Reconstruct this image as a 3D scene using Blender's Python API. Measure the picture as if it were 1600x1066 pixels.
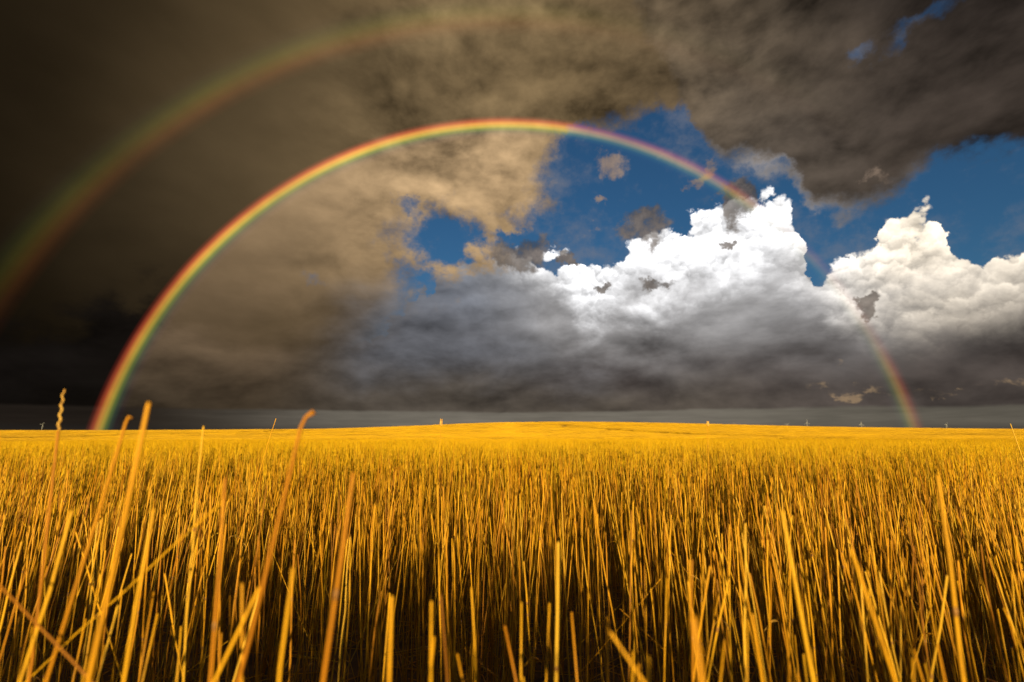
import bpy, math, random
import numpy as np

for o in list(bpy.data.objects):
    bpy.data.objects.remove(o, do_unlink=True)
scene = bpy.context.scene
COL = scene.collection
R = math.radians

# ------------------------------------------------------------------ camera
EYE = 0.86                       # height of the lens above the soil (m)
PITCH = 11.2                     # degrees above the horizon
FPX = 703.0                      # focal length in pixels of the 1600 px wide photograph
cam_data = bpy.data.cameras.new('camera')
cam_data.sensor_width = 36.0
cam_data.lens = 36.0 * FPX / 1600.0
cam_data.clip_start = 0.02
cam_data.clip_end = 60000.0
cam_data.dof.use_dof = True
cam_data.dof.focus_distance = 2.0
cam_data.dof.aperture_fstop = 2.8
cam = bpy.data.objects.new('camera', cam_data)
cam.location = (0, 0, EYE)
cam.rotation_euler = (R(90 + PITCH), 0, 0)
COL.objects.link(cam)
scene.camera = cam

# ------------------------------------------------------------------ colour management, sampling
scene.view_settings.view_transform = 'Standard'
scene.view_settings.look = 'None'
scene.view_settings.exposure = 0.75
scene.view_settings.gamma = 1.0
scene.view_settings.use_curve_mapping = False
cy = scene.cycles
cy.max_bounces = 5
cy.diffuse_bounces = 1
cy.glossy_bounces = 2
cy.transmission_bounces = 2
cy.transparent_max_bounces = 8
cy.use_adaptive_sampling = True
cy.adaptive_threshold = 0.02

# ------------------------------------------------------------------ the sun: low, straight behind the camera
SUN_EL = 5.0
ANTI_AZ = -0.4                   # azimuth of the antisolar point, degrees right of straight ahead (+Y)
sun_data = bpy.data.lights.new('sun', 'SUN')
sun_data.energy = 5.0
sun_data.angle = R(0.5)
sun_data.color = (1.0, 0.80, 0.42)
sun = bpy.data.objects.new('sun', sun_data)
sun.location = (0, -20, 30)
# light travels towards the antisolar direction
sun.rotation_euler = (R(90 - SUN_EL), 0, R(-ANTI_AZ))
COL.objects.link(sun)
A_DIR = (math.sin(R(ANTI_AZ)) * math.cos(R(SUN_EL)), math.cos(R(ANTI_AZ)) * math.cos(R(SUN_EL)), -math.sin(R(SUN_EL)))


def lin(r, g, b):
    def f(c):
        c /= 255.0
        return c / 12.92 if c <= 0.04045 else ((c + 0.055) / 1.055) ** 2.4
    return (f(r), f(g), f(b), 1.0)


def sky_at(px, py):
    """azimuth and elevation (degrees) of a feature of the sky noted at photograph pixel (px, py)"""
    X, Y = (px - 800) / FPX, (533 - py) / FPX
    p = R(PITCH)
    d = (X, math.cos(p) - Y * math.sin(p), math.sin(p) + Y * math.cos(p))
    n = math.sqrt(sum(c * c for c in d))
    return math.degrees(math.atan2(d[0], d[1])), math.degrees(math.asin(d[2] / n))


# ------------------------------------------------------------------ the sky: clear Nishita sky behind rain clouds
world = bpy.data.worlds.new('World')
scene.world = world
world.use_nodes = True
NT = world.node_tree
NT.nodes.clear()
world.cycles.sampling_method = 'NONE'


class V:
    """a socket with arithmetic: every operation adds one Math node"""
    def __init__(s, sock):
        s.s = sock

    def _m(s, op, *o, clamp=False):
        return math_node(op, s, *o, clamp=clamp)

    def __add__(s, o): return s._m('ADD', o)
    __radd__ = __add__
    def __sub__(s, o): return s._m('SUBTRACT', o)
    def __rsub__(s, o): return math_node('SUBTRACT', o, s)
    def __mul__(s, o): return s._m('MULTIPLY', o)
    __rmul__ = __mul__
    def __truediv__(s, o): return s._m('DIVIDE', o)
    def max(s, o): return s._m('MAXIMUM', o)
    def min(s, o): return s._m('MINIMUM', o)
    def abs(s): return s._m('ABSOLUTE')
    def pow(s, o): return s._m('POWER', o)
    def clamp(s): return s._m('ADD', 0.0, clamp=True)


def put(sock, v):
    if isinstance(v, V):
        NT.links.new(v.s, sock)
    elif isinstance(v, bpy.types.NodeSocket):
        NT.links.new(v, sock)
    else:
        sock.default_value = v


def math_node(op, *a, clamp=False):
    n = NT.nodes.new('ShaderNodeMath')
    n.operation = op
    n.use_clamp = clamp
    for i, x in enumerate(a):
        put(n.inputs[i], x)
    return V(n.outputs[0])


def vec_node(op, *a, out=0):
    n = NT.nodes.new('ShaderNodeVectorMath')
    n.operation = op
    for i, x in enumerate(a):
        put(n.inputs[i], x)
    return V(n.outputs[out])


def combine(x, y, z=0.0):
    n = NT.nodes.new('ShaderNodeCombineXYZ')
    put(n.inputs[0], x); put(n.inputs[1], y); put(n.inputs[2], z)
    return V(n.outputs[0])


def step(v, lo, hi, a=0.0, b=1.0):
    n = NT.nodes.new('ShaderNodeMapRange')
    n.interpolation_type = 'SMOOTHSTEP'
    if lo > hi:
        lo, hi, a, b = hi, lo, b, a
    put(n.inputs['Value'], v)
    n.inputs['From Min'].default_value = lo
    n.inputs['From Max'].default_value = hi
    n.inputs['To Min'].default_value = a
    n.inputs['To Max'].default_value = b
    return V(n.outputs['Result'])


def noise(vec, scale, detail=5.0, rough=0.55, dist=0.0, color=False, lac=2.0):
    n = NT.nodes.new('ShaderNodeTexNoise')
    n.noise_dimensions = '3D'
    put(n.inputs['Vector'], vec)
    n.inputs['Scale'].default_value = scale
    n.inputs['Detail'].default_value = detail
    n.inputs['Roughness'].default_value = rough
    n.inputs['Lacunarity'].default_value = lac
    n.inputs['Distortion'].default_value = dist
    return V(n.outputs['Color' if color else 'Fac'])


def billow(vec, scale):
    """rounded lumps: squared distance to scattered points"""
    n = NT.nodes.new('ShaderNodeTexVoronoi')
    n.feature = 'F1'
    n.distance = 'EUCLIDEAN'
    put(n.inputs['Vector'], vec)
    n.inputs['Scale'].default_value = scale
    n.inputs['Detail'].default_value = 0.0
    d = V(n.outputs['Distance'])
    return d * d


def mix(fac, a, b):
    n = NT.nodes.new('ShaderNodeMix')
    n.data_type = 'RGBA'
    put(n.inputs[0], fac)
    put(n.inputs[6], a)
    put(n.inputs[7], b)
    return V(n.outputs[2])


def _scale(c, v):
    n = NT.nodes.new('ShaderNodeVectorMath')
    n.operation = 'SCALE'
    if isinstance(c, V):
        put(n.inputs[0], c)
    else:
        n.inputs[0].default_value = c[:3]
    put(n.inputs['Scale'], v)
    return V(n.outputs[0])


def add_col(a, b):
    return vec_node('ADD', a, b)


def curve(v, pts, lo, hi, vlo, vhi):
    """a drawn profile: pts are (x, y) in natural units, x within lo..hi and y within vlo..vhi"""
    n = NT.nodes.new('ShaderNodeFloatCurve')
    c = n.mapping.curves[0]
    q = [((x - lo) / (hi - lo), (y - vlo) / (vhi - vlo)) for x, y in sorted(pts)]
    while len(c.points) < len(q):
        c.points.new(0.5, 0.5)
    for p, (x, y) in zip(c.points, q):
        p.location = (x, y)
        p.handle_type = 'AUTO_CLAMPED'
    n.mapping.extend = 'HORIZONTAL'
    n.mapping.update()
    t = (v - lo) * (1.0 / (hi - lo))
    put(n.inputs['Value'], t)
    return V(n.outputs[0]) * (vhi - vlo) + vlo


tc = NT.nodes.new('ShaderNodeTexCoord')
D = vec_node('NORMALIZE', V(tc.outputs['Generated']))
sp = NT.nodes.new('ShaderNodeSeparateXYZ')
put(sp.inputs[0], D)
dx, dy, dz = (V(sp.outputs[i]) for i in range(3))
DEG = 180.0 / math.pi
az = math_node('ARCTAN2', dx, dy) * DEG
el = math_node('ARCSINE', dz) * DEG
# angle from the antisolar point: the bow and the glow inside it are centred there
theta = math_node('ARCCOSINE', vec_node('DOT_PRODUCT', D, A_DIR, out=1)) * DEG
# direction flattened towards the horizon, where clouds are seen edge on
DF = combine(dx, dy, dz * 1.7)
DH = combine(dx, dy, dz * 2.3)

wc = noise(D, 3.2, 3.0, 0.55, color=True)                 # large slow warp
wf = noise(D, 11.0, 5.0, 0.66, color=True)                # fine ragged warp
P = combine(az, el)
wc0 = vec_node('SUBTRACT', wc, (0.5, 0.5, 0.5))
wf0 = vec_node('SUBTRACT', wf, (0.5, 0.5, 0.5))
PW = add_col(P, add_col(_scale(wc0, 13.0), _scale(wf0, 12.0)))     # softly torn
PR = add_col(P, add_col(_scale(wc0, 3.0), _scale(wf0, 8.0)))      # ragged scraps
n_big = noise(DF, 2.6, 3.0, 0.5)
n_mid = noise(add_col(DF, _scale(wc0, 0.10)), 5.5, 6.0, 0.58)
n_low = noise(add_col(DH, _scale(wc0, 0.12)), 3.6, 6.0, 0.54)
n_fine = noise(D, 26.0, 5.0, 0.66)


sw = NT.nodes.new('ShaderNodeSeparateXYZ')
put(sw.inputs[0], wf0)
sc_ = NT.nodes.new('ShaderNodeSeparateXYZ')
put(sc_.inputs[0], wc0)
az_w = az + V(sw.outputs[0]) * 3.0 + V(sc_.outputs[0]) * 2.5 + (n_fine - 0.5) * 1.2
el_w = el + V(sw.outputs[1]) * 5.0


def blob(px, py, rx, ry, p=None, inner=0.0):
    """1 inside an elliptical patch of sky around the feature at (px, py), 0 outside; radii in photograph pixels"""
    a0, e0 = sky_at(px, py)
    a1, _ = sky_at(px + rx, py)
    a2, _ = sky_at(px - rx, py)
    _, e1 = sky_at(px, py - ry)
    _, e2 = sky_at(px, py + ry)
    d = vec_node('SUBTRACT', PW if p is None else p, (a0, e0, 0.0))
    d = vec_node('MULTIPLY', d, (2.0 / (a1 - a2), 2.0 / (e1 - e2), 0.0))
    return step(vec_node('LENGTH', d, out=1), 1.0, inner)


def profile(pts, v=None, vlo=-5.0, vhi=60.0):
    return curve(az if v is None else v, [sky_at(*p) for p in pts], -60.0, 60.0, vlo, vhi)

# --- clear sky -----------------------------------------------------------------
skytex = NT.nodes.new('ShaderNodeTexSky')
skytex.sky_type = 'NISHITA'
skytex.sun_disc = False
skytex.sun_elevation = R(SUN_EL)
skytex.sun_rotation = R(180.0 + ANTI_AZ)
skytex.air_density = 1.0
skytex.dust_density = 0.6
skytex.ozone_density = 3.0
SKY_STRENGTH = 0.10
clear = _scale(V(skytex.outputs[0]), SKY_STRENGTH)
# deep rain-washed blue
clear = vec_node('MULTIPLY', clear, (0.60, 0.88, 1.04))
wisp = step(n_mid + (n_fine - 0.5) * 0.5, 0.44, 0.74) * 0.55
col = mix(wisp * step(theta, 100.0, 60.0), clear, lin(120, 122, 132))

# relief: noise minus the same noise a little higher up, so tops are lit and undersides fall dark
r_mid = n_mid - noise(add_col(add_col(DF, _scale(wc0, 0.10)), (0.012, 0.0, 0.045)), 5.5, 5.0, 0.56)
r_low = n_low - noise(add_col(add_col(DH, _scale(wc0, 0.12)), (0.010, 0.0, 0.06)), 3.6, 5.0, 0.52)

# --- far towering cumulus on the right ------------------------------------------
b1 = billow(add_col(DF, _scale(wc0, 0.06)), 8.0)
DW = add_col(combine(dx, dy, dz * 1.1), _scale(wf0, 0.09))
b2 = billow(DW, 19.0)
b3 = billow(DW, 46.0)
b2u = billow(add_col(DW, (0.004, 0.0, 0.016)), 19.0)
b3u = billow(add_col(DW, (0.002, 0.0, 0.007)), 46.0)
lump = (b2u - b2) * 0.8 + (b3u - b3) * 0.5              # cauliflower relief, lit from above
puff = (0.3 - b1) * 4.5 - 0.8 + (0.3 - b2) * 4.0 + (0.3 - b3) * 1.4 + (n_fine - 0.5) * 1.6
top = profile(v=az_w, pts=[(300, 600), (520, 560), (600, 490), (680, 425), (740, 395), (800, 385), (850, 395), (885, 385), (915, 395), (945, 418), (975, 380), (1040, 347),
               (1090, 325), (1130, 318), (1180, 303), (1215, 308), (1245, 340), (1258, 395), (1310, 400), (1355, 395),
               (1368, 385), (1380, 335), (1420, 318), (1468, 326), (1494, 385), (1520, 402), (1550, 378), (1600, 362)])
s_cum = top + puff - el
a_cum = step(s_cum, -0.1, 0.7)
base = profile([(300, 470), (700, 440), (840, 410), (880, 450), (920, 500), (960, 470), (1010, 450), (1080, 430), (1180, 420), (1240, 425), (1300, 455), (1360, 475), (1450, 470), (1530, 462), (1600, 452)])
dep = el - base - 1.6 + (n_mid - 0.5) * 15.0 + (n_low - 0.5) * 6.0
west = step(az + (n_mid - 0.5) * 8.0, -2.5, 5.0)         # the sunlit part of the cloud
grey_lo = mix(step(el + (n_low - 0.5) * 16.0, 3.5, 19.0), lin(72, 65, 62), lin(172, 170, 170))
grey_lo = mix(step(az + (n_big - 0.5) * 24.0, 10.0, -10.0), grey_lo, mix(step(el + (n_low - 0.5) * 12.0, 4.0, 24.0), lin(70, 66, 64), lin(124, 129, 140)))
grey_lo = _scale(grey_lo, (0.98 + r_low * 2.0 + r_mid * 1.6).max(0.3))
white = mix(step(az, 30.0, 44.0), (1.28, 1.28, 1.30, 1), (1.08, 0.95, 0.77, 1))
white = _scale(white, (1.0 + lump * 1.4 + r_mid * 1.0).max(0.5))
c_cum = mix(step(dep, -7.0, 4.5) * west, grey_lo, white)
col = mix(a_cum, col, c_cum)

# --- high rain veil on the left and overhead, warm in the low sun ----------------
cover = step(az + (n_big - 0.5) * 26.0 + (n_mid - 0.5) * 10.0, 9.0, 0.0)
overhead = step(el - step(az, -5.0, 30.0) * 2.0 + (n_mid - 0.5) * 9.0, 32.0, 38.0)
cover = cover.max(overhead)
holes = (blob(715, 375, 105, 56) * 0.9).max(blob(690, 360, 190, 100) * 0.74).max(blob(635, 320, 66, 44) * 0.75).max(blob(800, 372, 70, 30, PR) * 0.9)
holes = holes.max(blob(945, 300, 95, 105)).max(blob(1050, 205, 62, 62, PR)).max(blob(905, 215, 46, 34, PR) * 0.8)
holes = holes.max(blob(1335, 92, 34, 24, PR) * 0.75).max(blob(1420, 40, 60, 30) * 0.5).max(blob(1010, 265, 60, 45))
holes = holes.max(blob(385, 415, 30, 30, PR) * 0.3).max(blob(490, 435, 46, 30, PR) * 0.45).max(blob(130, 462, 90, 24) * 0.3)
holes = holes.max(blob(860, 400, 60, 50) * 0.9)
a_veil = (cover * 1.25 - holes * 1.45 + ((n_mid - 0.5) * 1.5 + (n_fine - 0.5) * 1.5) * step(az, -22.0, -6.0) * step(theta, 60.0, 30.0))
# low down in the middle the veil lets the grey cloud mass through
a_veil = a_veil - step(el + (n_low - 0.5) * 20.0 + (n_mid - 0.5) * 12.0, 28.0, 8.0) * step(az + (n_big - 0.5) * 20.0, -32.0, -4.0) * 0.9
a_veil = a_veil - step(el + (n_mid - 0.5) * 14.0 + (n_low - 0.5) * 8.0, 26.0, 18.0) * step(az + (n_mid - 0.5) * 12.0, -22.0, -7.0) * 1.1
# towards the sun, behind the viewer, the sky is broken
a_veil = a_veil - step(theta, 85.0, 125.0) * (0.5 + n_big)
a_veil = step(a_veil, 0.0, 0.85)
c_veil = mix(step(az + (n_big - 0.5) * 14.0, -54.0, -8.0), lin(32, 25, 15), lin(114, 95, 67))
c_veil = mix(step(az, 4.0, 48.0), c_veil, lin(78, 66, 55))
c_veil = _scale(c_veil, step(el, 4.0, 30.0, 0.42, 1.0))
# drops scatter light back inside the primary bow: brighter inside, dark band outside
glow = step(theta, 42.0, 40.6) * step(theta, 5.0, 40.0, 0.5, 1.0) * step(az, 14.0, -2.0) * step(el + (n_low - 0.5) * 10.0, 1.0, 34.0, 0.14, 1.0)
c_veil = add_col(c_veil, _scale(lin(144, 119, 90), glow * (0.62 + n_big * 0.36 + n_mid * 0.26)))
c_veil = add_col(c_veil, _scale(lin(60, 46, 26), step(theta, 50.5, 53.0) * step(theta, 75.0, 53.0) * step(az, -60.0, -20.0) * step(az, 20.0, 0.0) * 0.35))
c_veil = _scale(c_veil, (0.8 + n_big * 0.25 + n_mid * 0.2 + (r_mid * 3.0 + (0.3 - b1) * 0.35) * step(az, -34.0, -8.0) + (r_low + (n_low - 0.5) * 0.6) * step(az, -36.0, -14.0) + r_mid * 0.3).max(0.3))
col = mix(a_veil, col, c_veil)

# --- low dark cloud bank over the horizon ---------------------------------------
bank_top = profile([(0, 470), (40, 480), (80, 485), (110, 492), (150, 475), (180, 455), (230, 462), (330, 500), (450, 480), (560, 470), (650, 490), (720, 530), (820, 560), (950, 590), (1100, 595), (1300, 590), (1420, 550), (1500, 510), (1600, 475)])
left = step(az, -32.0, -40.0)
s_bank = bank_top + (n_low - 0.5) * 18.0 + (n_mid - 0.5) * 8.0 + (0.3 - b2) * left * 3.0 - el
a_bank = step(s_bank, -5.0, 7.0) * (1.0 - left) + left * step(s_bank, -1.2, 2.6)
c_bank = mix(step(az + (n_big - 0.5) * 18.0, -40.0, -12.0), lin(18, 15, 13), lin(84, 76, 67))
c_bank = mix(step(az, 14.0, 40.0), c_bank, lin(80, 72, 67))
c_bank = mix(step(el + (n_mid - 0.5) * 8.0, 3.0, 11.0) * step(az + (n_big - 0.5) * 14.0, -26.0, -12.0) * step(az, 26.0, 10.0) * 0.85, c_bank, lin(104, 106, 113))
c_bank = mix(step(theta, 42.0, 40.6) * step(az, -18.0, -32.0), c_bank, mix(step(el, 2.0, 16.0), lin(68, 57, 44), lin(112, 92, 70)))
c_bank = _scale(c_bank, (0.92 + (n_low - 0.5) * 1.0 + r_low * 2.2 + r_mid * 1.5).max(0.35))
col = mix(a_bank * 0.94, col, c_bank)

# --- nearer dark cloud shelf on the upper right ------------------------------------
low_edge = profile(v=az_w, pts=[(800, -160), (930, -60), (1000, 60), (1060, 150), (1090, 215), (1110, 240), (1150, 262), (1190, 262), (1225, 278), (1250, 305), (1275, 335), (1295, 348), (1325, 342), (1370, 325),
                    (1410, 305), (1440, 280), (1480, 262), (1530, 250), (1570, 245), (1600, 238)], vhi=75.0)
s_shelf = el - low_edge + (n_mid - 0.5) * 8.0 + (n_fine - 0.5) * 3.0 + (0.3 - b2) * 2.0
a_shelf = step(s_shelf - step(el, 27.0, 36.0) * 0.8, -0.6, 1.5) * step(az + (n_mid - 0.5) * 10.0, 8.0, 15.0)
a_shelf = a_shelf * (1.0 - blob(1335, 92, 38, 26, PR) * 0.8) * (1.0 - blob(1430, 50, 80, 34) * 0.6)
a_shelf = a_shelf * step(theta, 110.0, 75.0)
c_shelf = mix(step(s_shelf, 0.4, 2.6).max(step(el, 27.0, 34.0)), lin(150, 146, 146), lin(92, 82, 72))
c_shelf = mix(step(az + (n_mid - 0.5) * 12.0, 26.0, 50.0), c_shelf, lin(60, 52, 46))
c_shelf = mix(step(el + (n_mid - 0.5) * 14.0, 28.0, 44.0) * step(az, 50.0, 16.0), c_shelf, lin(108, 92, 71))
c_shelf = mix(step(el + az * 0.5, 54.0, 70.0), c_shelf, lin(22, 19, 19))
c_shelf = _scale(c_shelf, (1.0 + (n_mid - 0.5) * 0.8 + r_mid * 3.3 + (0.3 - b1) * 0.5).max(0.3))
col = mix(a_shelf, col, c_shelf)

# --- small torn scraps in front ------------------------------------------------------
scraps = blob(1142, 322, 40, 50, PR, 0.45)
for q in ((1005, 368, 66, 36), (1028, 446, 46, 15), (1356, 466, 36, 18), (886, 404, 14, 11), (940, 450, 20, 11), (815, 398, 70, 40), (1140, 380, 16, 9)):
    scraps = scraps.max(blob(*q, PR, 0.35))
scraps = step(scraps * 1.3 + ((n_fine - 0.5) * 3.4 + (n_mid - 0.5) * 1.4) * step(scraps, 0.0, 0.35), 0.15, 1.35)
c_scrap = _scale(lin(122, 111, 102), (0.72 + r_mid * 2.0 + (n_fine - 0.5) * 2.2).max(0.3))
col = mix(scraps * 0.88, col, c_scrap)
tan = blob(950, 268, 40, 38, PR).max(blob(1088, 278, 30, 26, PR)).max(blob(935, 320, 14, 12, PR)).max(blob(1370, 285, 50, 20, PR) * 0.5).max(blob(1070, 300, 18, 14, PR) * 0.6)
tan = tan.max(blob(920, 375, 30, 24, PR) * 0.5)
tan = step(tan * 1.15 + ((n_mid - 0.5) * 0.8 + (n_fine - 0.5) * 2.4) * step(tan, 0.0, 0.3), 0.2, 1.15)
col = mix(tan * 0.8, col, _scale(lin(160, 138, 120), (0.85 + r_mid * 1.5 + (n_fine - 0.5) * 0.6).max(0.3)))

# --- the same broken rain sky goes on overhead and all round behind the viewer ---------------
around = step(az.abs(), 62.0, 105.0).max(step(el, 52.0, 70.0))
c_gen = _scale(lin(84, 72, 58), (0.9 + (n_mid - 0.5) * 1.2 + r_mid * 2.0).max(0.3))
gen = mix(step(n_big * 0.55 + n_mid * 0.45 - step(theta, 125.0, 175.0) * 0.22, 0.40, 0.54), clear, c_gen)
col = mix(around, col, gen)

# --- low sunlit crumbs and the pale strip under the cloud base --------------------------
n_crumb = noise(DH, 22.0, 5.0, 0.6)
crumb = (blob(1340, 598, 70, 14).max(blob(1470, 598, 60, 18)).max(blob(1585, 595, 50, 18))) * step(n_crumb, 0.48, 0.62)
col = mix(crumb * 0.45, col, lin(190, 158, 118))
strip_edge = 2.3 + (n_low - 0.5) * 1.2
c_strip = mix(step(az, -42.0, -12.0), lin(36, 30, 25), lin(118, 112, 101))
c_strip = mix(step(az, 15.0, 42.0), c_strip, lin(100, 95, 84))
c_strip = _scale(c_strip, 0.25 + n_low * 0.5 + noise(combine(dx, dy, dz * 13.0), 7.0, 4.0, 0.6) * 1.0)
col = mix(step(strip_edge - el, -0.1, 0.3) * 0.8, col, c_strip)
col = mix(step(el, 0.8, 0.0) * 0.6, col, _scale(lin(62, 58, 54), step(az, -45.0, -15.0, 0.4, 1.0)))

bg = NT.nodes.new('ShaderNodeBackground')
put(bg.inputs['Color'], col)
bg.inputs['Strength'].default_value = 0.59     # the photograph is exposed for the sunlit straw
wo = NT.nodes.new('ShaderNodeOutputWorld')
NT.links.new(bg.outputs[0], wo.inputs['Surface'])

# =====================================================================================
# helpers for meshes and materials
# =====================================================================================
RNG = np.random.default_rng(11)


def new_obj(name, verts, faces, mat, parent=None, smooth=True, loc=None):
    me = bpy.data.meshes.new(name)
    me.from_pydata(verts, [], faces)
    if smooth:
        me.polygons.foreach_set('use_smooth', np.ones(len(me.polygons), dtype=bool))
    me.materials.append(mat)
    me.update()
    o = bpy.data.objects.new(name, me)
    if loc is not None:
        o.location = loc
    if parent is not None:
        o.parent = parent
    COL.objects.link(o)
    return o


def big_mesh(name, V_, Q, mat, T=None):
    """mesh from numpy arrays: V_ (n,3), quads Q (m,4), triangles T (k,3)"""
    me = bpy.data.meshes.new(name)
    nq, nt = len(Q), 0 if T is None else len(T)
    me.vertices.add(len(V_))
    me.vertices.foreach_set('co', V_.astype(np.float32).ravel())
    loops = Q.ravel() if nt == 0 else np.concatenate([Q.ravel(), T.ravel()])
    me.loops.add(len(loops))
    me.loops.foreach_set('vertex_index', loops.astype(np.int32))
    me.polygons.add(nq + nt)
    st = np.arange(nq) * 4
    if nt:
        st = np.concatenate([st, nq * 4 + np.arange(nt) * 3])
    me.polygons.foreach_set('loop_start', st.astype(np.int32))
    me.polygons.foreach_set('use_smooth', np.ones(nq + nt, dtype=bool))
    me.materials.append(mat)
    me.update(calc_edges=True)
    return me


def tag(o, label, cat, group=None):
    o['label'] = label
    o['category'] = cat
    if group:
        o['group'] = group
    return o


def empty(name, loc):
    o = bpy.data.objects.new(name, None)
    o.empty_display_size = 0.05
    o.location = loc
    COL.objects.link(o)
    return o


class Mat:
    """node material with the same small expression helpers as the sky"""
    def __init__(s, name):
        s.m = bpy.data.materials.new(name)
        s.m.use_nodes = True
        s.t = s.m.node_tree
        s.b = s.t.nodes['Principled BSDF']

    def n(s, kind, **kw):
        nd = s.t.nodes.new(kind)
        for k, v in kw.items():
            setattr(nd, k, v)
        return nd

    def l(s, a, b):
        s.t.links.new(a, b)

    def ramp(s, fac, stops):
        r = s.n('ShaderNodeValToRGB')
        e = r.color_ramp.elements
        while len(e) < len(stops):
            e.new(0.5)
        for q, (p, c) in zip(e, stops):
            q.position = p
            q.color = (*c, 1)
        s.l(fac, r.inputs[0])
        return r.outputs[0]

    def noise(s, scale, detail=3.0, rough=0.55, vec=None, stretch=None):
        t = s.n('ShaderNodeTexNoise')
        t.inputs['Scale'].default_value = scale
        t.inputs['Detail'].default_value = detail
        t.inputs['Roughness'].default_value = rough
        g = s.n('ShaderNodeNewGeometry').outputs['Position'] if vec is None else vec
        if stretch:
            mp = s.n('ShaderNodeMapping')
            mp.inputs['Scale'].default_value = stretch
            s.l(g, mp.inputs[0])
            g = mp.outputs[0]
        s.l(g, t.inputs['Vector'])
        return t.outputs['Fac']

    def mixc(s, fac, a, b, mode='MIX'):
        m = s.n('ShaderNodeMix', data_type='RGBA', blend_type=mode)
        for sock, v in ((m.inputs[0], fac), (m.inputs[6], a), (m.inputs[7], b)):
            if isinstance(v, bpy.types.NodeSocket):
                s.l(v, sock)
            else:
                sock.default_value = v if isinstance(v, float) else (*v, 1)
        return m.outputs[2]


def straw_material(name, stops, per_island=True):
    M = Mat(name)
    geo = M.n('ShaderNodeNewGeometry')
    oi = M.n('ShaderNodeObjectInfo')
    if per_island:
        fac = geo.outputs['Random Per Island']
    else:
        fac = oi.outputs['Random']
    c = M.ramp(fac, stops)
    # long brown streaks and weather spots along each stalk, patchy tone across the field
    streak = M.noise(1.0, 4.0, 0.65, stretch=(260.0, 260.0, 28.0))
    c = M.mixc(M.ramp(streak, [(0.50, (0, 0, 0)), (0.76, (0.6, 0.6, 0.6))]), c, (0.20, 0.075, 0.010))
    patch = M.noise(0.9, 3.0, 0.6)
    c = M.mixc(M.ramp(patch, [(0.45, (0, 0, 0)), (0.75, (0.4, 0.4, 0.4))]), c, (0.52, 0.25, 0.008))
    M.l(c, M.b.inputs['Base Color'])
    M.b.inputs['Roughness'].default_value = 0.48
    M.b.inputs['Specular IOR Level'].default_value = 0.16
    return M.m


GOLD = [(0.0, (0.189, 0.068, 0.0086)), (0.12, (0.396, 0.144, 0.0060)), (0.3, (0.550, 0.232, 0.0069)), (0.55, (0.619, 0.288, 0.0077)), (0.85, (0.688, 0.352, 0.0120)), (1.0, (0.705, 0.416, 0.0430))]
m_straw = straw_material('straw', GOLD)
BRIGHT = [(0.0, (0.58, 0.285, 0.0053)), (0.3, (0.67, 0.370, 0.0062)), (0.7, (0.72, 0.420, 0.0070)), (1.0, (0.75, 0.470, 0.0176))]  # same straw, lighter: the sunny look of the farther field put into its colour
m_bright = straw_material('sunlit_straw', BRIGHT)
m_stem = straw_material('stalk_straw', GOLD, per_island=False)
M = Mat('stalk_joint')
M.l(M.ramp(M.noise(300.0), [(0.3, (0.16, 0.06, 0.012)), (0.7, (0.42, 0.19, 0.03))]), M.b.inputs['Base Color'])
M.b.inputs['Roughness'].default_value = 0.6
m_joint = M.m
M = Mat('dry_leaf')
M.l(M.ramp(M.noise(120.0), [(0.3, (0.36, 0.16, 0.02)), (0.7, (0.72, 0.42, 0.07))]), M.b.inputs['Base Color'])
M.b.inputs['Roughness'].default_value = 0.65
m_leaf = M.m


# =====================================================================================
# terrain: flat by the camera, a shallow dip, then a broad swell that makes the skyline
# =====================================================================================
def sstep(x, a, b):
    t = np.clip((x - a) / (b - a), 0, 1)
    return t * t * (3 - 2 * t)


def ground_z(x, y):
    x = np.asarray(x, float)
    y = np.asarray(y, float)
    dxx = x - 18.0
    sg = np.where(dxx < 0, 74.0, 118.0)
    hill = 4.15 * np.exp(-(dxx / sg) ** 2) * np.exp(-((y - 225.0) / 92.0) ** 2)
    r = np.hypot(x, y)
    dip = -0.42 * sstep(r, 9.0, 26.0) * (1 - sstep(r, 48.0, 105.0))
    roll = 0.10 * np.sin(x * 0.043 + 1.0) * np.sin(y * 0.051) * sstep(r, 14.0, 40.0)
    return hill + dip + roll


rings = np.concatenate([np.linspace(0.0, 6.0, 13), np.geomspace(7.0, 600.0, 90), np.geomspace(700.0, 30000.0, 22)])
NA = 160
ang = np.linspace(0, 2 * np.pi, NA, endpoint=False)
gx = (rings[:, None] * np.sin(ang)[None]).ravel()
gy = (rings[:, None] * np.cos(ang)[None]).ravel()
gv = np.stack([gx, gy, ground_z(gx, gy)], 1)
i0 = (np.arange(len(rings) - 1)[:, None] * NA + np.arange(NA)[None])
i1 = (np.arange(len(rings) - 1)[:, None] * NA + (np.arange(NA)[None] + 1) % NA)
gq = np.stack([i0, i1, i1 + NA, i0 + NA], -1).reshape(-1, 4)[:, ::-1]
M = Mat('field_soil')
c = M.ramp(M.noise(14.0, 6.0, 0.65), [(0.35, (0.060, 0.036, 0.018)), (0.55, (0.13, 0.075, 0.03)), (0.72, (0.34, 0.19, 0.05))])
M.l(c, M.b.inputs['Base Color'])
M.b.inputs['Roughness'].default_value = 0.95
bump = M.n('ShaderNodeBump')
bump.inputs['Strength'].default_value = 0.6
bump.inputs['Distance'].default_value = 0.02
M.l(M.noise(30.0, 5.0), bump.inputs['Height'])
M.l(bump.outputs[0], M.b.inputs['Normal'])
ground = bpy.data.objects.new('ground', big_mesh('ground', gv, gq, M.m))
ground['kind'] = 'structure'
COL.objects.link(ground)


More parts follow.
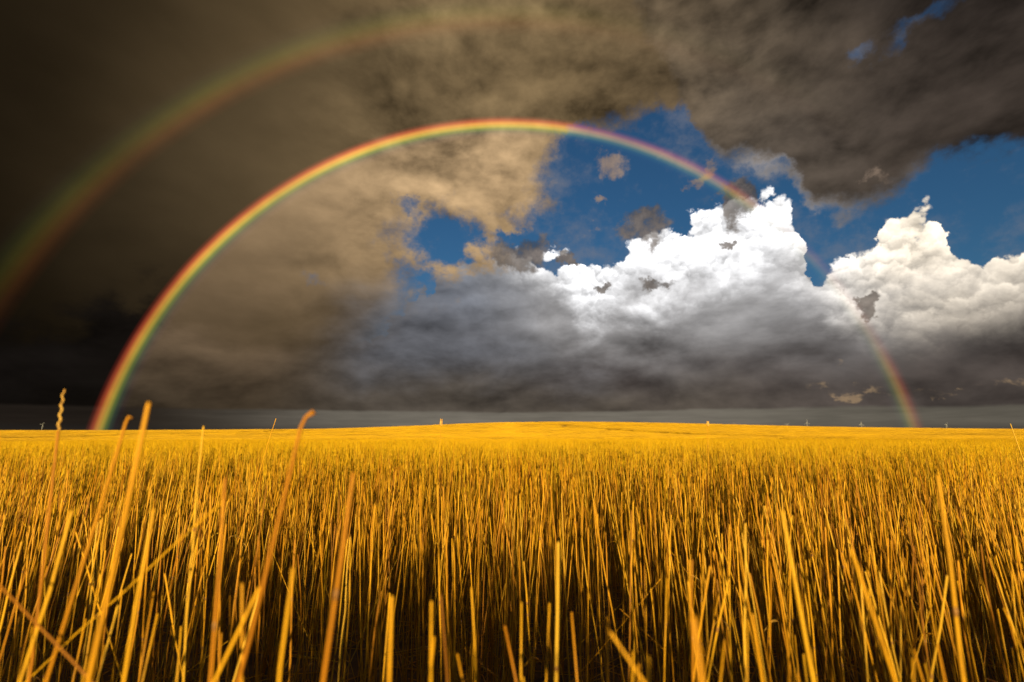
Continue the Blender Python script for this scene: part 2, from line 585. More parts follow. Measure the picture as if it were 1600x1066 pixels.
# =====================================================================================
# straw geometry
# =====================================================================================
def tubes(base, top, mid_off, r0, r1, rings_, sides, cap=True, wobble=0.0, rng=None):
    """many tapered straws at once: from base to top, bowed by mid_off; returns verts, quads"""
    n = len(base)
    t = np.linspace(0, 1, rings_)
    P_ = base[:, None] * (1 - t)[None, :, None] + top[:, None] * t[None, :, None] + mid_off[:, None] * (4 * t * (1 - t))[None, :, None]
    if wobble:                                            # slight kinks at the joints
        w_ = rng.normal(0, wobble, P_.shape)
        w_[:, 0] = 0
        P_ = P_ + w_
    rad = r0[:, None] * (1 - t)[None] + r1[:, None] * t[None]
    d = top - base
    d /= np.linalg.norm(d, axis=1, keepdims=True) + 1e-9
    ref = np.where(np.abs(d[:, 2:3]) > 0.9, np.array([[0.0, 1.0, 0.0]]), np.array([[0.0, 0.0, 1.0]]))
    u = np.cross(d, ref)
    u /= np.linalg.norm(u, axis=1, keepdims=True)
    w = np.cross(d, u)
    a = np.arange(sides) * 2 * np.pi / sides
    off = u[:, None, :] * np.cos(a)[None, :, None] + w[:, None, :] * np.sin(a)[None, :, None]
    vs = P_[:, :, None, :] + rad[:, :, None, None] * off[:, None, :, :]
    vs = vs.reshape(-1, 3)
    k = np.arange(rings_ - 1)[:, None] * sides
    s0 = np.arange(sides)[None]
    s1 = (np.arange(sides)[None] + 1) % sides
    q = np.stack([k + s0, k + s1, k + sides + s1, k + sides + s0], -1).reshape(-1, 4)
    if cap and sides == 4:
        q = np.concatenate([q, np.array([[0, 1, 2, 3]]) + (rings_ - 1) * sides])
    Q = (q[None] + (np.arange(n) * rings_ * sides)[:, None, None]).reshape(-1, 4)
    return vs, Q


HEIGHT = 0.665


def straws_in(n_plants, place, rng, hvar=0.045, lean=0.055, r=0.00142, height=HEIGHT):
    """stems of n_plants tillering plants; place(n) gives plant positions (n,2)"""
    xy = place(n_plants)
    per = rng.integers(2, 6, len(xy))
    idx = np.repeat(np.arange(len(xy)), per)
    n = len(idx)
    ang_ = rng.uniform(0, 2 * np.pi, n)
    rad = np.abs(rng.normal(0, 0.016, n))
    bx, by = xy[idx, 0] + np.cos(ang_) * rad, xy[idx, 1] + np.sin(ang_) * rad
    h = height * (1 + rng.normal(0, hvar, n)) + rng.normal(0, 0.02, len(xy))[idx]
    short = rng.random(n) < 0.14
    h = np.where(short, h * rng.uniform(0.45, 0.93, n), h)
    pl = rng.normal(0, lean, (len(xy), 2))[idx]
    lx = rng.normal(0, lean, n) + np.cos(ang_) * 0.025 + pl[:, 0]
    ly = rng.normal(0, lean, n) + np.sin(ang_) * 0.025 + pl[:, 1]
    fall = rng.random(n) < 0.03
    lx = np.where(fall, rng.normal(0, 0.55, n), lx)
    ly = np.where(fall, rng.normal(0, 0.35, n), ly)
    base = np.stack([bx, by, np.zeros(n) - 0.01], 1)
    top = base + np.stack([lx * h, ly * h, h * (1 - 0.5 * (lx ** 2 + ly ** 2)).clip(0.4)], 1)
    bow = np.stack([rng.normal(0, 0.008, n), rng.normal(0, 0.008, n), np.zeros(n)], 1)
    r0 = rng.uniform(0.82, 1.2, n) * r
    r1 = r0 * rng.uniform(0.62, 0.85, n)
    return base, top, bow, r0, r1


def ribbons(base, top, frac, rng, width=0.0035):
    """dry curled leaf blades springing from some of the stems"""
    n = len(base)
    t0 = rng.uniform(0.25, 0.8, n)
    a = rng.uniform(0, 2 * np.pi, n)
    L = rng.uniform(0.05, 0.15, n)
    p0 = base + (top - base) * t0[:, None]
    out = np.stack([np.cos(a), np.sin(a), np.zeros(n)], 1)
    side = np.stack([-np.sin(a), np.cos(a), rng.normal(0, 0.5, n)], 1) * width
    seg = 5
    t = np.linspace(0, 1, seg)
    rise = rng.uniform(0.2, 0.95, n)
    pts = p0[:, None] + out[:, None] * (L[:, None] * t[None] * 0.75)[..., None]
    pts[..., 2] += L[:, None] * (rise[:, None] * t[None] - 1.25 * t[None] ** 2)
    wid = (1 - t * 0.85)[None, :, None]
    vs = np.stack([pts - side[:, None] * wid * 0.5, pts + side[:, None] * wid * 0.5], 2).reshape(-1, 3)
    k = np.arange(seg - 1) * 2
    q = np.stack([k, k + 1, k + 3, k + 2], -1)
    Q = (q[None] + (np.arange(n) * seg * 2)[:, None, None]).reshape(-1, 4)
    return vs, Q


def join(parts):
    vs, qs, o = [], [], 0
    for v, q in parts:
        vs.append(v)
        qs.append(q + o)
        o += len(v)
    return np.concatenate(vs), np.concatenate(qs)


# ------------------------------------------------ picture of a point (to rank the stalks by size in view)
def project(p):
    p = np.asarray(p, float)
    x, y, z = p[..., 0], p[..., 1], p[..., 2] - EYE
    c, s = math.cos(R(PITCH)), math.sin(R(PITCH))
    f = y * c + z * s
    u = -y * s + z * c
    f = np.maximum(f, 1e-3)
    return 800 + FPX * x / f, 533 - FPX * u / f, f


def point_at(px, py, depth):
    """the point at ground distance `depth` straight ahead that the photograph shows at (px, py)"""
    X, Y = (px - 800) / FPX, (533 - py) / FPX
    p = R(PITCH)
    d = np.array([X, math.cos(p) - Y * math.sin(p), math.sin(p) + Y * math.cos(p)])
    return np.array([0, 0, EYE]) + d * (depth / d[1])


HALF = math.tan(R(51.0))
# ------------------------------------------------ near stand, every stem on its own: 0.4 to 6 m
def near_place(n):
    out = np.zeros((0, 2))
    while len(out) < n:
        y = np.sqrt(RNG.uniform(0.42 ** 2, 6.3 ** 2, n))
        x = RNG.uniform(-1, 1, n) * (y * HALF + 0.8)
        keep = RNG.random(n) < (y * HALF + 0.8) / y / (HALF + 0.8 / 0.42)
        # drilled rows and thin spots
        row = 0.62 + 0.38 * np.cos(2 * np.pi * (x + 0.02 * np.sin(y * 5.0)) / 0.125)
        thin = 0.72 + 0.28 * np.sin(x * 7.1 + 1.3) * np.sin(y * 5.3 + x * 2.0)
        # the stand thins out right in front of the lens
        f0 = np.where(x < -0.10, 0.24, 0.42)
        front = f0 + (1 - f0) * sstep(y, 0.42, np.where(x < -0.10, 1.7, 1.0))
        keep &= RNG.random(n) < row * thin * front * (0.68 + 0.32 * sstep(y, 0.8, 2.6))
        out = np.concatenate([out, np.stack([x, y], 1)[keep]])
    return out[:n]


base, top_, bow, r0, r1 = straws_in(8000, near_place, RNG)
# stems at the sides of the view lean a little inwards, as the trampled edge lets them
sx, sy, sd = project((base + top_) / 2)
tx, ty, td = project(top_)
bx_, by_, bd = project(base)
vis_len = np.clip(np.minimum(by_, 1066) - np.clip(ty, 0, 1066), 0, None)
inside = ((tx > 0) & (tx < 1600)) | ((sx > 0) & (sx < 1600))
size = np.where(inside, vis_len * (r0 * FPX / sd), 0)
order = np.argsort(-size)

# =====================================================================================
# single stalks nearest the lens, each a thing with stem, joints and leaf
# =====================================================================================
def path_tube(pts, radii, sides=7):
    """one straw along a list of points; closed ends"""
    pts = np.asarray(pts, float)
    vs, fs = [], []
    n = len(pts)
    for i, p in enumerate(pts):
        d = pts[min(i + 1, n - 1)] - pts[max(i - 1, 0)]
        d /= np.linalg.norm(d) + 1e-12
        ref = np.array([0.0, 1.0, 0.0]) if abs(d[1]) < 0.9 else np.array([1.0, 0.0, 0.0])
        u = np.cross(d, ref)
        u /= np.linalg.norm(u)
        w = np.cross(d, u)
        for k in range(sides):
            a = 2 * math.pi * k / sides
            vs.append(tuple(p + radii[i] * (u * math.cos(a) + w * math.sin(a))))
    for i in range(n - 1):
        for k in range(sides):
            k2 = (k + 1) % sides
            fs.append((i * sides + k, i * sides + k2, (i + 1) * sides + k2, (i + 1) * sides + k))
    fs.append(tuple(range(sides))[::-1])
    fs.append(tuple((n - 1) * sides + k for k in range(sides)))
    return vs, fs


def joint_mesh():
    prof = [(-1.6, 0.98), (-0.9, 1.12), (-0.2, 1.34), (0.35, 1.30), (0.9, 1.06), (1.3, 0.97)]
    vs, fs = path_tube([(0, 0, z) for z, _ in prof], [q for _, q in prof], 7)
    me = bpy.data.meshes.new('joint')
    me.from_pydata(vs, [], fs)
    me.polygons.foreach_set('use_smooth', np.ones(len(me.polygons), dtype=bool))
    me.materials.append(m_joint)
    return me


JOINT = joint_mesh()


def look_along(d):
    from mathutils import Vector
    return Vector(d).to_track_quat('Z', 'Y')


def add_leaf(root, p, L, wid, rng, name='leaf_blade'):
    a = rng.uniform(0, 2 * math.pi)
    out = np.array([math.cos(a), math.sin(a), 0])
    side = np.array([-math.sin(a), math.cos(a), rng.normal(0, 0.4)])
    vs, fs = [], []
    rise = rng.uniform(0.4, 1.1)
    for i in range(8):
        t = i / 7
        c = p + out * L * t * 0.7 + np.array([0, 0, L * (rise * t - 1.3 * t * t)])
        tw = side * math.cos(t * 2.2) + np.array([0, 0, 1]) * math.sin(t * 2.2) * 0.6
        h = wid * (1 - 0.9 * t ** 1.5) * 0.5
        fold = out * 0.0007 + np.array([0, 0, 0.0012])
        vs += [tuple(c - tw * h), tuple(c + fold), tuple(c + tw * h)]
    for i in range(7):
        fs += [(i * 3, i * 3 + 1, i * 3 + 4, i * 3 + 3), (i * 3 + 1, i * 3 + 2, i * 3 + 5, i * 3 + 4)]
    return new_obj(name, vs, fs, m_leaf, root)


def wheat_stalk(b, t, bow_, ra, rb, rng, label, group, leaf=None, ear=None, ear_len=0.06, tip=None, tip_r=(0.95, 0.7), cat='stalk', name='wheat_stalk'):
    """b, t base and top points (world), bow_ sideways bow; ear: None, 'spindle' (bare knobbly ear) or 'ear'"""
    root = empty(name, tuple(b))
    tag(root, label, cat, group)
    v = t - b
    n = 12
    ts = np.linspace(0, 1, n)
    kink = np.cumsum(rng.normal(0, 0.0016, (n, 3)), axis=0)
    kink[:, 2] = 0
    kink -= ts[:, None] * kink[-1]
    pts = v[None] * ts[:, None] + bow_[None] * (4 * ts * (1 - ts))[:, None] + kink
    rad = ra + (rb - ra) * ts
    if tip is not None:                                   # bent-over broken tip
        extra = pts[-1] + np.asarray(tip)
        mid = pts[-1] + np.asarray(tip) * 0.35 + np.array([0, 0, 0.004])
        pts = np.vstack([pts, mid, extra])
        rad = np.append(rad, [rb * tip_r[0], rb * tip_r[1]])
    else:                                                 # ragged cut: slightly flared, oblique end
        pts = np.vstack([pts, pts[-1] + v / np.linalg.norm(v) * 0.002])
        rad = np.append(rad, rb * rng.uniform(0.4, 1.0))
    vs, fs = path_tube(pts, rad)
    new_obj('stem', vs, fs, m_stem, root)
    Lz = np.linalg.norm(v)
    for f in sorted(rng.uniform(0.12, 0.9, 2 if Lz > 0.5 else 1)):
        p = v * f + bow_ * 4 * f * (1 - f)
        i = min(int(f * (n - 1)), n - 2)
        w = f * (n - 1) - i
        p = pts[i] * (1 - w) + pts[i + 1] * w
        q = bpy.data.objects.new('joint', JOINT)
        q.parent = root
        q.location = p
        q.rotation_mode = 'QUATERNION'
        q.rotation_quaternion = look_along(pts[i + 1] - pts[i])
        rr = (ra + (rb - ra) * f)
        q.scale = (rr, rr, rr * rng.uniform(1.2, 2.0))
        COL.objects.link(q)
        if leaf and leaf > 0:
            add_leaf(root, p, rng.uniform(0.06, 0.14), rng.uniform(0.004, 0.007), rng)
            leaf -= 1
    if ear:
        d = v / np.linalg.norm(v)
        e0 = pts[-1]
        L = ear_len
        u = np.cross(d, [0, 1, 0]); u /= np.linalg.norm(u)
        w = np.cross(d, u)
        m = 9
        if ear == 'spindle':                              # threshed, knobbly ear axis
            pp, rr = [], []
            for k in range(m * 3):
                t_ = k / (m * 3 - 1)
                zig = 0.0009 * (1 if (k // 3) % 2 else -1)
                pp.append(e0 + d * L * t_ + u * zig)
                rr.append(rb * (1.15 if k % 3 == 1 else 0.8) * (1 - 0.25 * t_))
            vs, fs = path_tube(pp, rr, 6)
            new_obj('ear_axis', vs, fs, m_leaf, root)
        else:
            for k in range(m * 2):
                s_ = 1 if k % 2 else -1
                t_ = k / (m * 2)
                c = e0 + d * L * t_ + u * s_ * 0.0016
                g = d * 0.92 + u * s_ * 0.38 + w * rng.normal(0, 0.12)
                ll = 0.012 * (1 - 0.35 * t_)
                vs, fs = path_tube([c, c + g * ll * 0.3, c + g * ll * 0.65, c + g * ll], [0.0009, 0.0024, 0.0020, 0.0003], 6)
                new_obj('grain_husk', vs, fs, m_leaf, root)
    return root


hr = np.random.default_rng(5)
n_single = 0


def hero(top_px, low_px, depth, r, label, bow_=0.0, depth_low=None, **kw):
    """a stalk whose top and a lower point are noted from the photograph, standing `depth` metres ahead"""
    global n_single
    t = point_at(*top_px, depth)
    l = point_at(*low_px, depth_low or depth)
    d = l - t
    k = (t[2] - 0.0) / max(-d[2], 1e-4)
    k = min(k, 1.15 * EYE / max(np.linalg.norm(d), 1e-6))  # fallen straws end in the stand instead of on the soil
    b = t + d * k
    n_single += 1
    return wheat_stalk(b, t, np.array([bow_, 0, 0]), r * 0.74, r * 0.56, hr, label, None, **kw)


G = 'single wheat stalks picked out against the field'
hero((91, 676), (80, 760), 0.52, 0.0022, 'tall stalk with bare knobbly ear against the dark cloud at far left', ear='spindle', ear_len=0.047)
hero((232, 633), (153, 985), 0.34, 0.0026, 'thick blurred golden stalk, tallest beside the left foot of the rainbow', bow_=0.004, leaf=0)
hero((197, 660), (160, 780), 0.43, 0.0021, 'stalk with bent tip just left of the tallest thick stalk', tip=(0.005, 0.0, 0.004))
hero((470, 668), (437, 800), 0.38, 0.0026, 'orange blurred stalk with swollen bent tip above the skyline', tip=(0.010, 0, 0.013), tip_r=(1.0, 1.7), bow_=-0.004)
hero((318, 668), (309, 800), 0.62, 0.0018, 'thin straight stalk just touching the skyline between two tall ones')
hero((431, 655), (420, 690), 1.5, 0.0019, 'short slanted straw tip poking over the skyline left of the swollen bent tip')
hero((689, 667), (687, 700), 2.1, 0.0020, 'lone small ear poking over the skyline left of the swell', ear='ear', ear_len=0.030)
hero((1106, 667), (1106, 700), 2.2, 0.0020, 'lone pale ear poking over the skyline right of the swell', ear='ear', ear_len=0.020)
hero((1579, 663), (1592, 700), 1.6, 0.0019, 'slanted straw tip poking over the skyline at the far right')
hero((552, 742), (505, 1050), 0.37, 0.0027, 'thick blurred stalk rising left of the centre foreground', bow_=0.003)
hero((352, 750), (334, 1000), 0.42, 0.0024, 'smooth thick stalk crossing behind the fallen diagonal straw', bow_=-0.002)
hero((240, 798), (207, 1000), 0.43, 0.0022, 'blunt cut stalk standing under the tallest thick stalk')
hero((356, 777), (195, 925), 0.46, 0.0013, 'thin fallen straw lying diagonally across the left foreground', depth_low=0.52)
hero((404, 921), (336, 1066), 0.40, 0.0024, 'leaning cut stalk at bottom left, tilted strongly to the right')
hero((458, 892), (440, 1060), 0.38, 0.0022, 'short cut stalk standing at the bottom left of centre')
hero((0, 915), (75, 995), 0.42, 0.0016, 'dim straw slanting down from the left edge')
hero((112, 800), (48, 1030), 0.46, 0.0023, 'dim stalk leaning right near the left edge')
hero((1083, 968), (1094, 1066), 0.28, 0.0032, 'very thick blurred stalk end at bottom right of centre')
hero((612, 935), (608, 1066), 0.40, 0.0026, 'pale cut stalk at the bottom, left of centre')
hero((1222, 800), (1262, 1066), 0.43, 0.0025, 'thick stalk leaning left in the right foreground', bow_=0.003)
hero((1465, 745), (1512, 1066), 0.43, 0.0025, 'long blurred stalk leaning left near the right edge', bow_=-0.004)
hero((955, 990), (1010, 1066), 0.36, 0.0018, 'short broken straw lying aslant at the bottom centre')
hero((1330, 860), (1392, 1066), 0.41, 0.0022, 'curved stalk leaning left between two thick stalks at right', bow_=0.006)

# the remaining single stalks: those that show largest, taken out of the near stand
N_SINGLE = 300
pick = order[:N_SINGLE - n_single]
for i in pick:
    lf = RNG.random() < 0.18
    slope = (tx[i] - bx_[i]) / max(by_[i] - ty[i], 1.0)
    if lf:
        look = 'golden stalk with a dry curled leaf'
    elif top_[i][2] < 0.56:
        look = 'short snapped golden stalk'
    elif slope > 0.2:
        look = 'golden stalk leaning to the right'
    elif slope < -0.2:
        look = 'golden stalk leaning to the left'
    else:
        look = 'straight upright golden stalk'
    where = ('at the left edge', 'under the left rainbow foot', 'left of the centre', 'in the centre', 'right of the centre',
             'under the white cloud', 'under the right rainbow foot', 'at the right edge')[int(np.clip(tx[i] // 200, 0, 7))]
    lab = look + ' in the front rows ' + where
    grp = lab.replace('golden ', '').replace('stalk', 'stalks', 1)
    wheat_stalk(base[i], top_[i], bow[i], r0[i], r1[i], RNG, lab, grp, leaf=1 if lf else 0)

# =====================================================================================
# the rest of the stand: stems too many to count
# =====================================================================================
rest = order[N_SINGLE - n_single:]
z_off = ground_z(base[rest, 0], base[rest, 1])
bb, tt = base[rest].copy(), top_[rest].copy()
bb[:, 2] += z_off
tt[:, 2] += z_off
v1, q1 = tubes(bb, tt, bow[rest], r0[rest], r1[rest], 7, 4, wobble=0.0016, rng=RNG)
sel = RNG.random(len(rest)) < 0.24
v2, q2 = ribbons(bb[sel], tt[sel], 1.0, RNG, 0.0028)
# straw litter lying between the stems
nl = 2600
ly_ = np.sqrt(RNG.uniform(0.2 ** 2, 3.0 ** 2, nl))
lx_ = RNG.uniform(-1, 1, nl) * (ly_ * HALF + 0.3)
la = RNG.uniform(0, np.pi, nl)
ll = RNG.uniform(0.08, 0.30, nl)
lz = np.abs(RNG.normal(0.0, 0.05, nl)) + 0.006
lb = np.stack([lx_, ly_, lz], 1)
lt = lb + np.stack([np.cos(la) * ll, np.sin(la) * ll, RNG.normal(0, 0.05, nl)], 1)
lt[:, 2] = np.maximum(lt[:, 2], 0.005)
v3, q3 = tubes(lb, lt, np.zeros((nl, 3)), np.full(nl, 0.0017), np.full(nl, 0.0013), 3, 4)
va, qa = join([(v1, q1), (v2, q2), (v3, q3)])
near_mesh = big_mesh('wheat_stubble', va, qa, m_straw)
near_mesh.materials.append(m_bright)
lit_far = (RNG.random(len(rest)) < sstep(base[rest, 1], 1.2, 5.0)).astype(np.int32)     # more stems farther off get the brighter colour, sunlight put into the straw tone
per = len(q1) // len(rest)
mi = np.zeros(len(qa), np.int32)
mi[:len(q1)] = np.repeat(lit_far, per)
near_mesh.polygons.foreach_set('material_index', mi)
near_field = bpy.data.objects.new('wheat_stubble', near_mesh)
near_field['kind'] = 'stuff'
near_field['label'] = 'dense golden wheat straw filling the near field behind the front rows'
near_field['category'] = 'wheat'
COL.objects.link(near_field)


# ---- farther stand: tiles of straw set out by geometry nodes -------------------------
def tile(name, size_, plants, rng, rings_, sides, r, lean=0.06, leaf=0.1, mat=None):
    def place(n):
        return rng.uniform(-size_ / 2, size_ / 2, (n, 2))
    b_, t_, w_, a_, c_ = straws_in(plants, place, rng, r=r, lean=lean)
    parts = [tubes(b_, t_, w_, a_, c_, rings_, sides)]
    if leaf > 0:
        s_ = rng.random(len(b_)) < leaf
        parts.append(ribbons(b_[s_], t_[s_], 1.0, rng, 0.004))
    v, q = join(parts)
    return bpy.data.objects.new(name, big_mesh(name, v, q, mat or m_straw))


def scatter(name, label, tiles, pts, rot, scl):
    coll = bpy.data.collections.new(name + '_tiles')
    for t in tiles:
        coll.objects.link(t)
    me = bpy.data.meshes.new(name)
    me.vertices.add(len(pts))
    me.vertices.foreach_set('co', np.asarray(pts, np.float32).ravel())
    for nm, dat in (('rz', rot), ('sc', scl)):
        at = me.attributes.new(nm, 'FLOAT', 'POINT')
        at.data.foreach_set('value', np.asarray(dat, np.float32))
    o = bpy.data.objects.new(name, me)
    COL.objects.link(o)
    o['kind'] = 'stuff'
    o['label'] = label
    o['category'] = 'wheat'
    ng = bpy.data.node_groups.new(name + '_nodes', 'GeometryNodeTree')
    ng.interface.new_socket('Geometry', in_out='INPUT', socket_type='NodeSocketGeometry')
    ng.interface.new_socket('Geometry', in_out='OUTPUT', socket_type='NodeSocketGeometry')
    N = ng.nodes
    gi, go = N.new('NodeGroupInput'), N.new('NodeGroupOutput')
    iop, ci, m2p = N.new('GeometryNodeInstanceOnPoints'), N.new('GeometryNodeCollectionInfo'), N.new('GeometryNodeMeshToPoints')
    ci.inputs['Collection'].default_value = coll
    ci.inputs['Separate Children'].default_value = True
    ci.inputs['Reset Children'].default_value = True
    ra, sa = N.new('GeometryNodeInputNamedAttribute'), N.new('GeometryNodeInputNamedAttribute')
    for nd, nm in ((ra, 'rz'), (sa, 'sc')):
        nd.data_type = 'FLOAT'
        nd.inputs['Name'].default_value = nm
    e2 = N.new('ShaderNodeCombineXYZ')
    e3 = N.new('ShaderNodeCombineXYZ')
    eu = N.new('FunctionNodeEulerToRotation')
    L = ng.links.new
    L(ra.outputs['Attribute'], e2.inputs[2])
    L(e2.outputs[0], eu.inputs[0])
    e3.inputs[0].default_value = 1.0
    e3.inputs[1].default_value = 1.0
    L(sa.outputs['Attribute'], e3.inputs[2])
    L(gi.outputs[0], m2p.inputs['Mesh'])
    L(m2p.outputs[0], iop.inputs['Points'])
    L(ci.outputs[0], iop.inputs['Instance'])
    iop.inputs['Pick Instance'].default_value = True
    L(eu.outputs[0], iop.inputs['Rotation'])
    L(e3.outputs[0], iop.inputs['Scale'])
    L(iop.outputs[0], go.inputs[0])
    md = o.modifiers.new('tiles', 'NODES')
    md.node_group = ng
    return o


def grid(size_, y0, y1, jitter=0.0, keep=None):
    ys = np.arange(y0 + size_ / 2, y1, size_)
    out = []
    for y in ys:
        w = (y + size_) * HALF + size_
        xs = np.arange(-w, w, size_) + RNG.uniform(-0.5, 0.5) * size_
        out.append(np.stack([xs, np.full(len(xs), y)], 1))
    p = np.concatenate(out)
    p += RNG.uniform(-jitter, jitter, p.shape) * size_
    return p


def tramline(p, wid):
    """True where the wheels of the sprayer left bare tracks"""
    x, y = p[:, 0], p[:, 1]
    hit = np.zeros(len(p), bool)
    for x0, k in ((-42.0, 0.10), (16.0, -0.05), (-100.0, 0.16), (74.0, -0.16), (130.0, -0.25)):
        xc = x0 + k * (y - 100.0) + 5.0 * np.sin(y * 0.02)
        for s in (-0.95, 0.95):
            hit |= np.abs(x - xc - s) < wid
    return hit


tr = np.random.default_rng(21)


def lay(name, label, tiles, p, lodge=0.06):
    z = ground_z(p[:, 0], p[:, 1]) - 0.02
    # patches where wind has lodged the straw stand lower
    lod = 0.5 + 0.5 * np.sin(p[:, 0] * 0.21 + 1.7 * np.sin(p[:, 1] * 0.13)) * np.sin(p[:, 1] * 0.17 + 0.8 * np.sin(p[:, 0] * 0.09))
    s = 1.0 + RNG.normal(0, 0.02, len(p)) - lodge * lod + np.where(RNG.random(len(p)) < 0.012, -0.16, 0.0)
    s = np.where(p[:, 1] < 0, 1.04, s)                    # unseen crop behind the camera, made taller for more shade
    return scatter(name, label, tiles, np.column_stack([p, z]), RNG.uniform(0, 2 * np.pi, len(p)), s)


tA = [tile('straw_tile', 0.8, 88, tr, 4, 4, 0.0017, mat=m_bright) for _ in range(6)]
pA = grid(0.7, 6.0, 30.0, 0.15)
# crop added out of view behind the camera to shade the foot of the front rows
pK = np.stack(np.meshgrid(np.arange(-9.0, 9.1, 0.7), np.arange(-9.0, -1.0, 0.7)), -1).reshape(-1, 2)
pA = np.concatenate([pA, pK + (0.0, 0.6) + RNG.uniform(-0.12, 0.12, pK.shape)])
lay('wheat_field_middle', 'golden straw of the middle field merging into a soft brush of tips', tA, pA)
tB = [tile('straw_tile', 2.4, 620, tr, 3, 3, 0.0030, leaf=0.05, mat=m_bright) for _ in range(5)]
pB = grid(2.1, 30.0, 110.0, 0.12)
pB = pB[~tramline(pB, 1.0)]
lay('wheat_field_far', 'yellow straw of the dip in front of the swell', tB, pB)
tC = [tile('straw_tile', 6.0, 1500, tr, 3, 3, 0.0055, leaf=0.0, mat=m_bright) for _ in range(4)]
pC = grid(4.6, 108.0, 470.0, 0.2)
pC = pC[~tramline(pC, 1.9)]
lay('wheat_field_skyline', 'smooth yellow field on the broad swell at the skyline', tC, pC)


# =====================================================================================
# rainbow: light sent back by the rain on cones of 42 and 51 degrees about the antisolar point
# =====================================================================================
def rainbow(name, label, t_in, t_out, stops, along, strength, dist):
    ax = np.array(A_DIR)
    u = np.cross(ax, [0, 0, 1.0]); u /= np.linalg.norm(u)     # to the right
    v = np.cross(u, ax)                                        # up
    na, nb = 181, 9
    lim = 1.68
    vs, fs, uv = [], [], []
    for i in range(na):
        ph = -lim + 2 * lim * i / (na - 1)                     # 0 at the crown of the bow, positive to the right
        for k in range(nb):
            t = R(t_in + (t_out - t_in) * k / (nb - 1))
            d = ax * math.cos(t) + (u * math.sin(ph) + v * math.cos(ph)) * math.sin(t)
            vs.append(tuple(np.array([0, 0, EYE]) + d * dist))
            uv.append((i / (na - 1), k / (nb - 1)))
    for i in range(na - 1):
        for k in range(nb - 1):
            fs.append((i * nb + k, i * nb + k + 1, (i + 1) * nb + k + 1, (i + 1) * nb + k))
    M = Mat(name + '_light')
    M.t.nodes.remove(M.b)
    uvn = M.n('ShaderNodeUVMap')
    se = M.n('ShaderNodeSeparateXYZ')
    M.l(uvn.outputs[0], se.inputs[0])
    colr = M.ramp(se.outputs[1], stops)
    fc = M.n('ShaderNodeFloatCurve')
    cu = fc.mapping.curves[0]
    while len(cu.points) < len(along):
        cu.points.new(0.5, 0.5)
    for p, q in zip(cu.points, along):
        p.location = q
        p.handle_type = 'AUTO_CLAMPED'
    fc.mapping.update()
    M.l(se.outputs[0], fc.inputs['Value'])
    nz = M.noise(0.0016, 4.0, 0.6)
    mr = M.n('ShaderNodeMapRange')
    M.l(nz, mr.inputs[0])
    mr.inputs[1].default_value = 0.3; mr.inputs[2].default_value = 0.7
    mr.inputs[3].default_value = 0.72; mr.inputs[4].default_value = 1.12
    mm = M.n('ShaderNodeMath', operation='MULTIPLY')
    M.l(fc.outputs[0], mm.inputs[0]); M.l(mr.outputs[0], mm.inputs[1])
    m2 = M.n('ShaderNodeMath', operation='MULTIPLY')
    M.l(mm.outputs[0], m2.inputs[0]); m2.inputs[1].default_value = strength
    em = M.n('ShaderNodeEmission')
    M.l(colr, em.inputs[0]); M.l(m2.outputs[0], em.inputs[1])
    tp = M.n('ShaderNodeBsdfTransparent')
    ad = M.n('ShaderNodeAddShader')
    M.l(em.outputs[0], ad.inputs[0]); M.l(tp.outputs[0], ad.inputs[1])
    M.l(ad.outputs[0], M.t.nodes['Material Output'].inputs['Surface'])
    M.m.cycles.emission_sampling = 'NONE'
    o = new_obj(name, vs, fs, M.m)
    ul = o.data.uv_layers.new(name='UVMap')
    for lp in o.data.loops:
        ul.data[lp.index].uv = uv[lp.vertex_index]
    return tag(o, label, 'rainbow')


rainbow('rainbow', 'bright inner rainbow, red outside, arching from left horizon over the white cloud', 40.45, 42.85,
        [(0.0, (0, 0, 0)), (0.16, (0.004, 0.003, 0.010)), (0.30, (0.02, 0.05, 0.035)), (0.42, (0.13, 0.20, 0.045)), (0.54, (0.60, 0.44, 0.06)),
         (0.66, (0.85, 0.36, 0.06)), (0.78, (0.50, 0.085, 0.03)), (0.90, (0.10, 0.010, 0.006)), (1.0, (0, 0, 0))],
        [(0.0, 0.50), (0.06, 0.56), (0.16, 0.78), (0.30, 1.0), (0.48, 1.0), (0.54, 0.9), (0.58, 0.52), (0.66, 0.42), (0.71, 0.30), (0.76, 0.10), (0.86, 0.10),
         (0.91, 0.20), (0.96, 0.17), (1.0, 0.10)], 0.58, 5200.0)
rainbow('rainbow', 'faint wide outer rainbow, red inside, across the dark upper left cloud', 50.3, 54.2,
        [(0.0, (0, 0, 0)), (0.14, (0.045, 0.008, 0.002)), (0.28, (0.15, 0.046, 0.010)), (0.42, (0.16, 0.092, 0.012)), (0.56, (0.10, 0.10, 0.015)),
         (0.70, (0.028, 0.045, 0.012)), (0.85, (0.006, 0.008, 0.006)), (1.0, (0, 0, 0))],
        [(0.0, 0.12), (0.10, 0.30), (0.22, 0.60), (0.36, 0.90), (0.47, 0.75), (0.53, 0.45), (0.60, 0.16), (0.68, 0.06), (0.8, 0.0), (1.0, 0.0)], 0.28, 5600.0)

# =====================================================================================
# far wind turbines on the horizon
# =====================================================================================
M = Mat('turbine_grey')
M.l(M.ramp(M.noise(0.05), [(0.3, (0.28, 0.28, 0.27)), (0.7, (0.38, 0.37, 0.35))]), M.b.inputs['Base Color'])  # white turbines toned down to grey, distance haze put into the colour
M.b.inputs['Roughness'].default_value = 0.5
m_turb = M.m


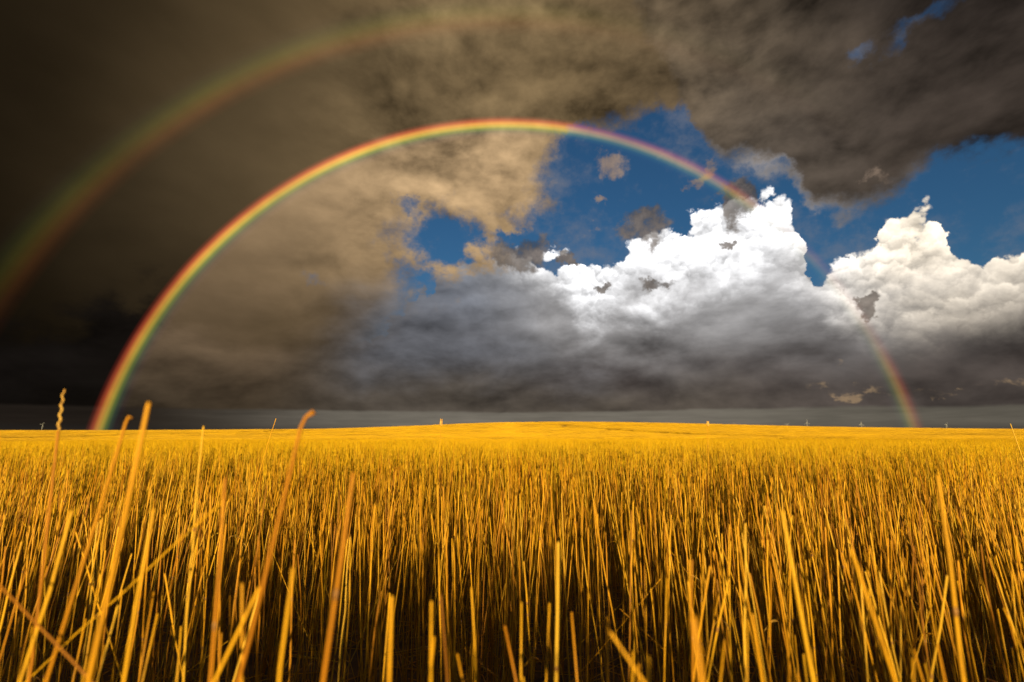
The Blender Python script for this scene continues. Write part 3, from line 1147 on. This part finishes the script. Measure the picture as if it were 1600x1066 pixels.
def wind_turbine(px, depth, hub, spin, yaw, label):
    x = (px - 800) / FPX * depth * math.cos(R(PITCH))
    root = empty('wind_turbine', (x, depth, 0.0))
    root.rotation_euler = (0, 0, R(yaw))
    tag(root, label, 'wind turbine', 'far wind turbines on the horizon')
    vs, fs = path_tube([(0, 0, -1.0), (0, 0, hub * 0.5), (0, 0, hub)], [3.4, 2.8, 2.0], 12)
    new_obj('tower', vs, fs, m_turb, root)
    vs, fs = path_tube([(0, -6.5, hub + 1.5), (0, -4.5, hub + 1.5), (0, 2, hub + 1.6), (0, 7, hub + 1.6)], [1.0, 2.5, 2.7, 1.8], 10)
    new_obj('nacelle', vs, fs, m_turb, root)
    Lb = hub * 0.52
    for k in range(3):
        a = R(spin + 120 * k)
        d = np.array([math.sin(a), 0, math.cos(a)])
        s = np.array([math.cos(a), 0, -math.sin(a)])
        c0 = np.array([0, -7.0, hub + 1.5])
        vs, fs = [], []
        for t, w in ((0.0, 1.4), (0.12, 2.1), (0.22, 3.4), (0.6, 2.0), (1.0, 0.4)):
            for e in ((-0.4, -0.12), (0.6, -0.12), (0.6, 0.12), (-0.4, 0.12)):
                vs.append(tuple(c0 + d * Lb * t + s * w * e[0] + np.array([0, 1, 0]) * w * e[1]))
        for i in range(4):
            for e in range(4):
                fs.append((i * 4 + e, i * 4 + (e + 1) % 4, i * 4 + 4 + (e + 1) % 4, i * 4 + 4 + e))
        fs += [(3, 2, 1, 0), (16, 17, 18, 19)]
        new_obj('blade', vs, fs, m_turb, root, smooth=False)
    return root


wind_turbine(65, 8200, 100, 40, 10, 'tiny pale wind turbine on the horizon left of the rainbow foot')
wind_turbine(1147, 9000, 95, 10, -14, 'tiny pale wind turbine nearest the lone pale ear right of the swell')
wind_turbine(1231, 8600, 100, 55, -8, 'tiny pale wind turbine just left of the tallest one')
wind_turbine(1262, 6800, 108, 3, 6, 'tallest of the tiny pale wind turbines on the right horizon')
wind_turbine(1347, 8200, 104, 0, -20, 'tiny pale wind turbine left of the right rainbow foot')
wind_turbine(1480, 8400, 98, 30, 5, 'tiny pale wind turbine right of the right rainbow foot')
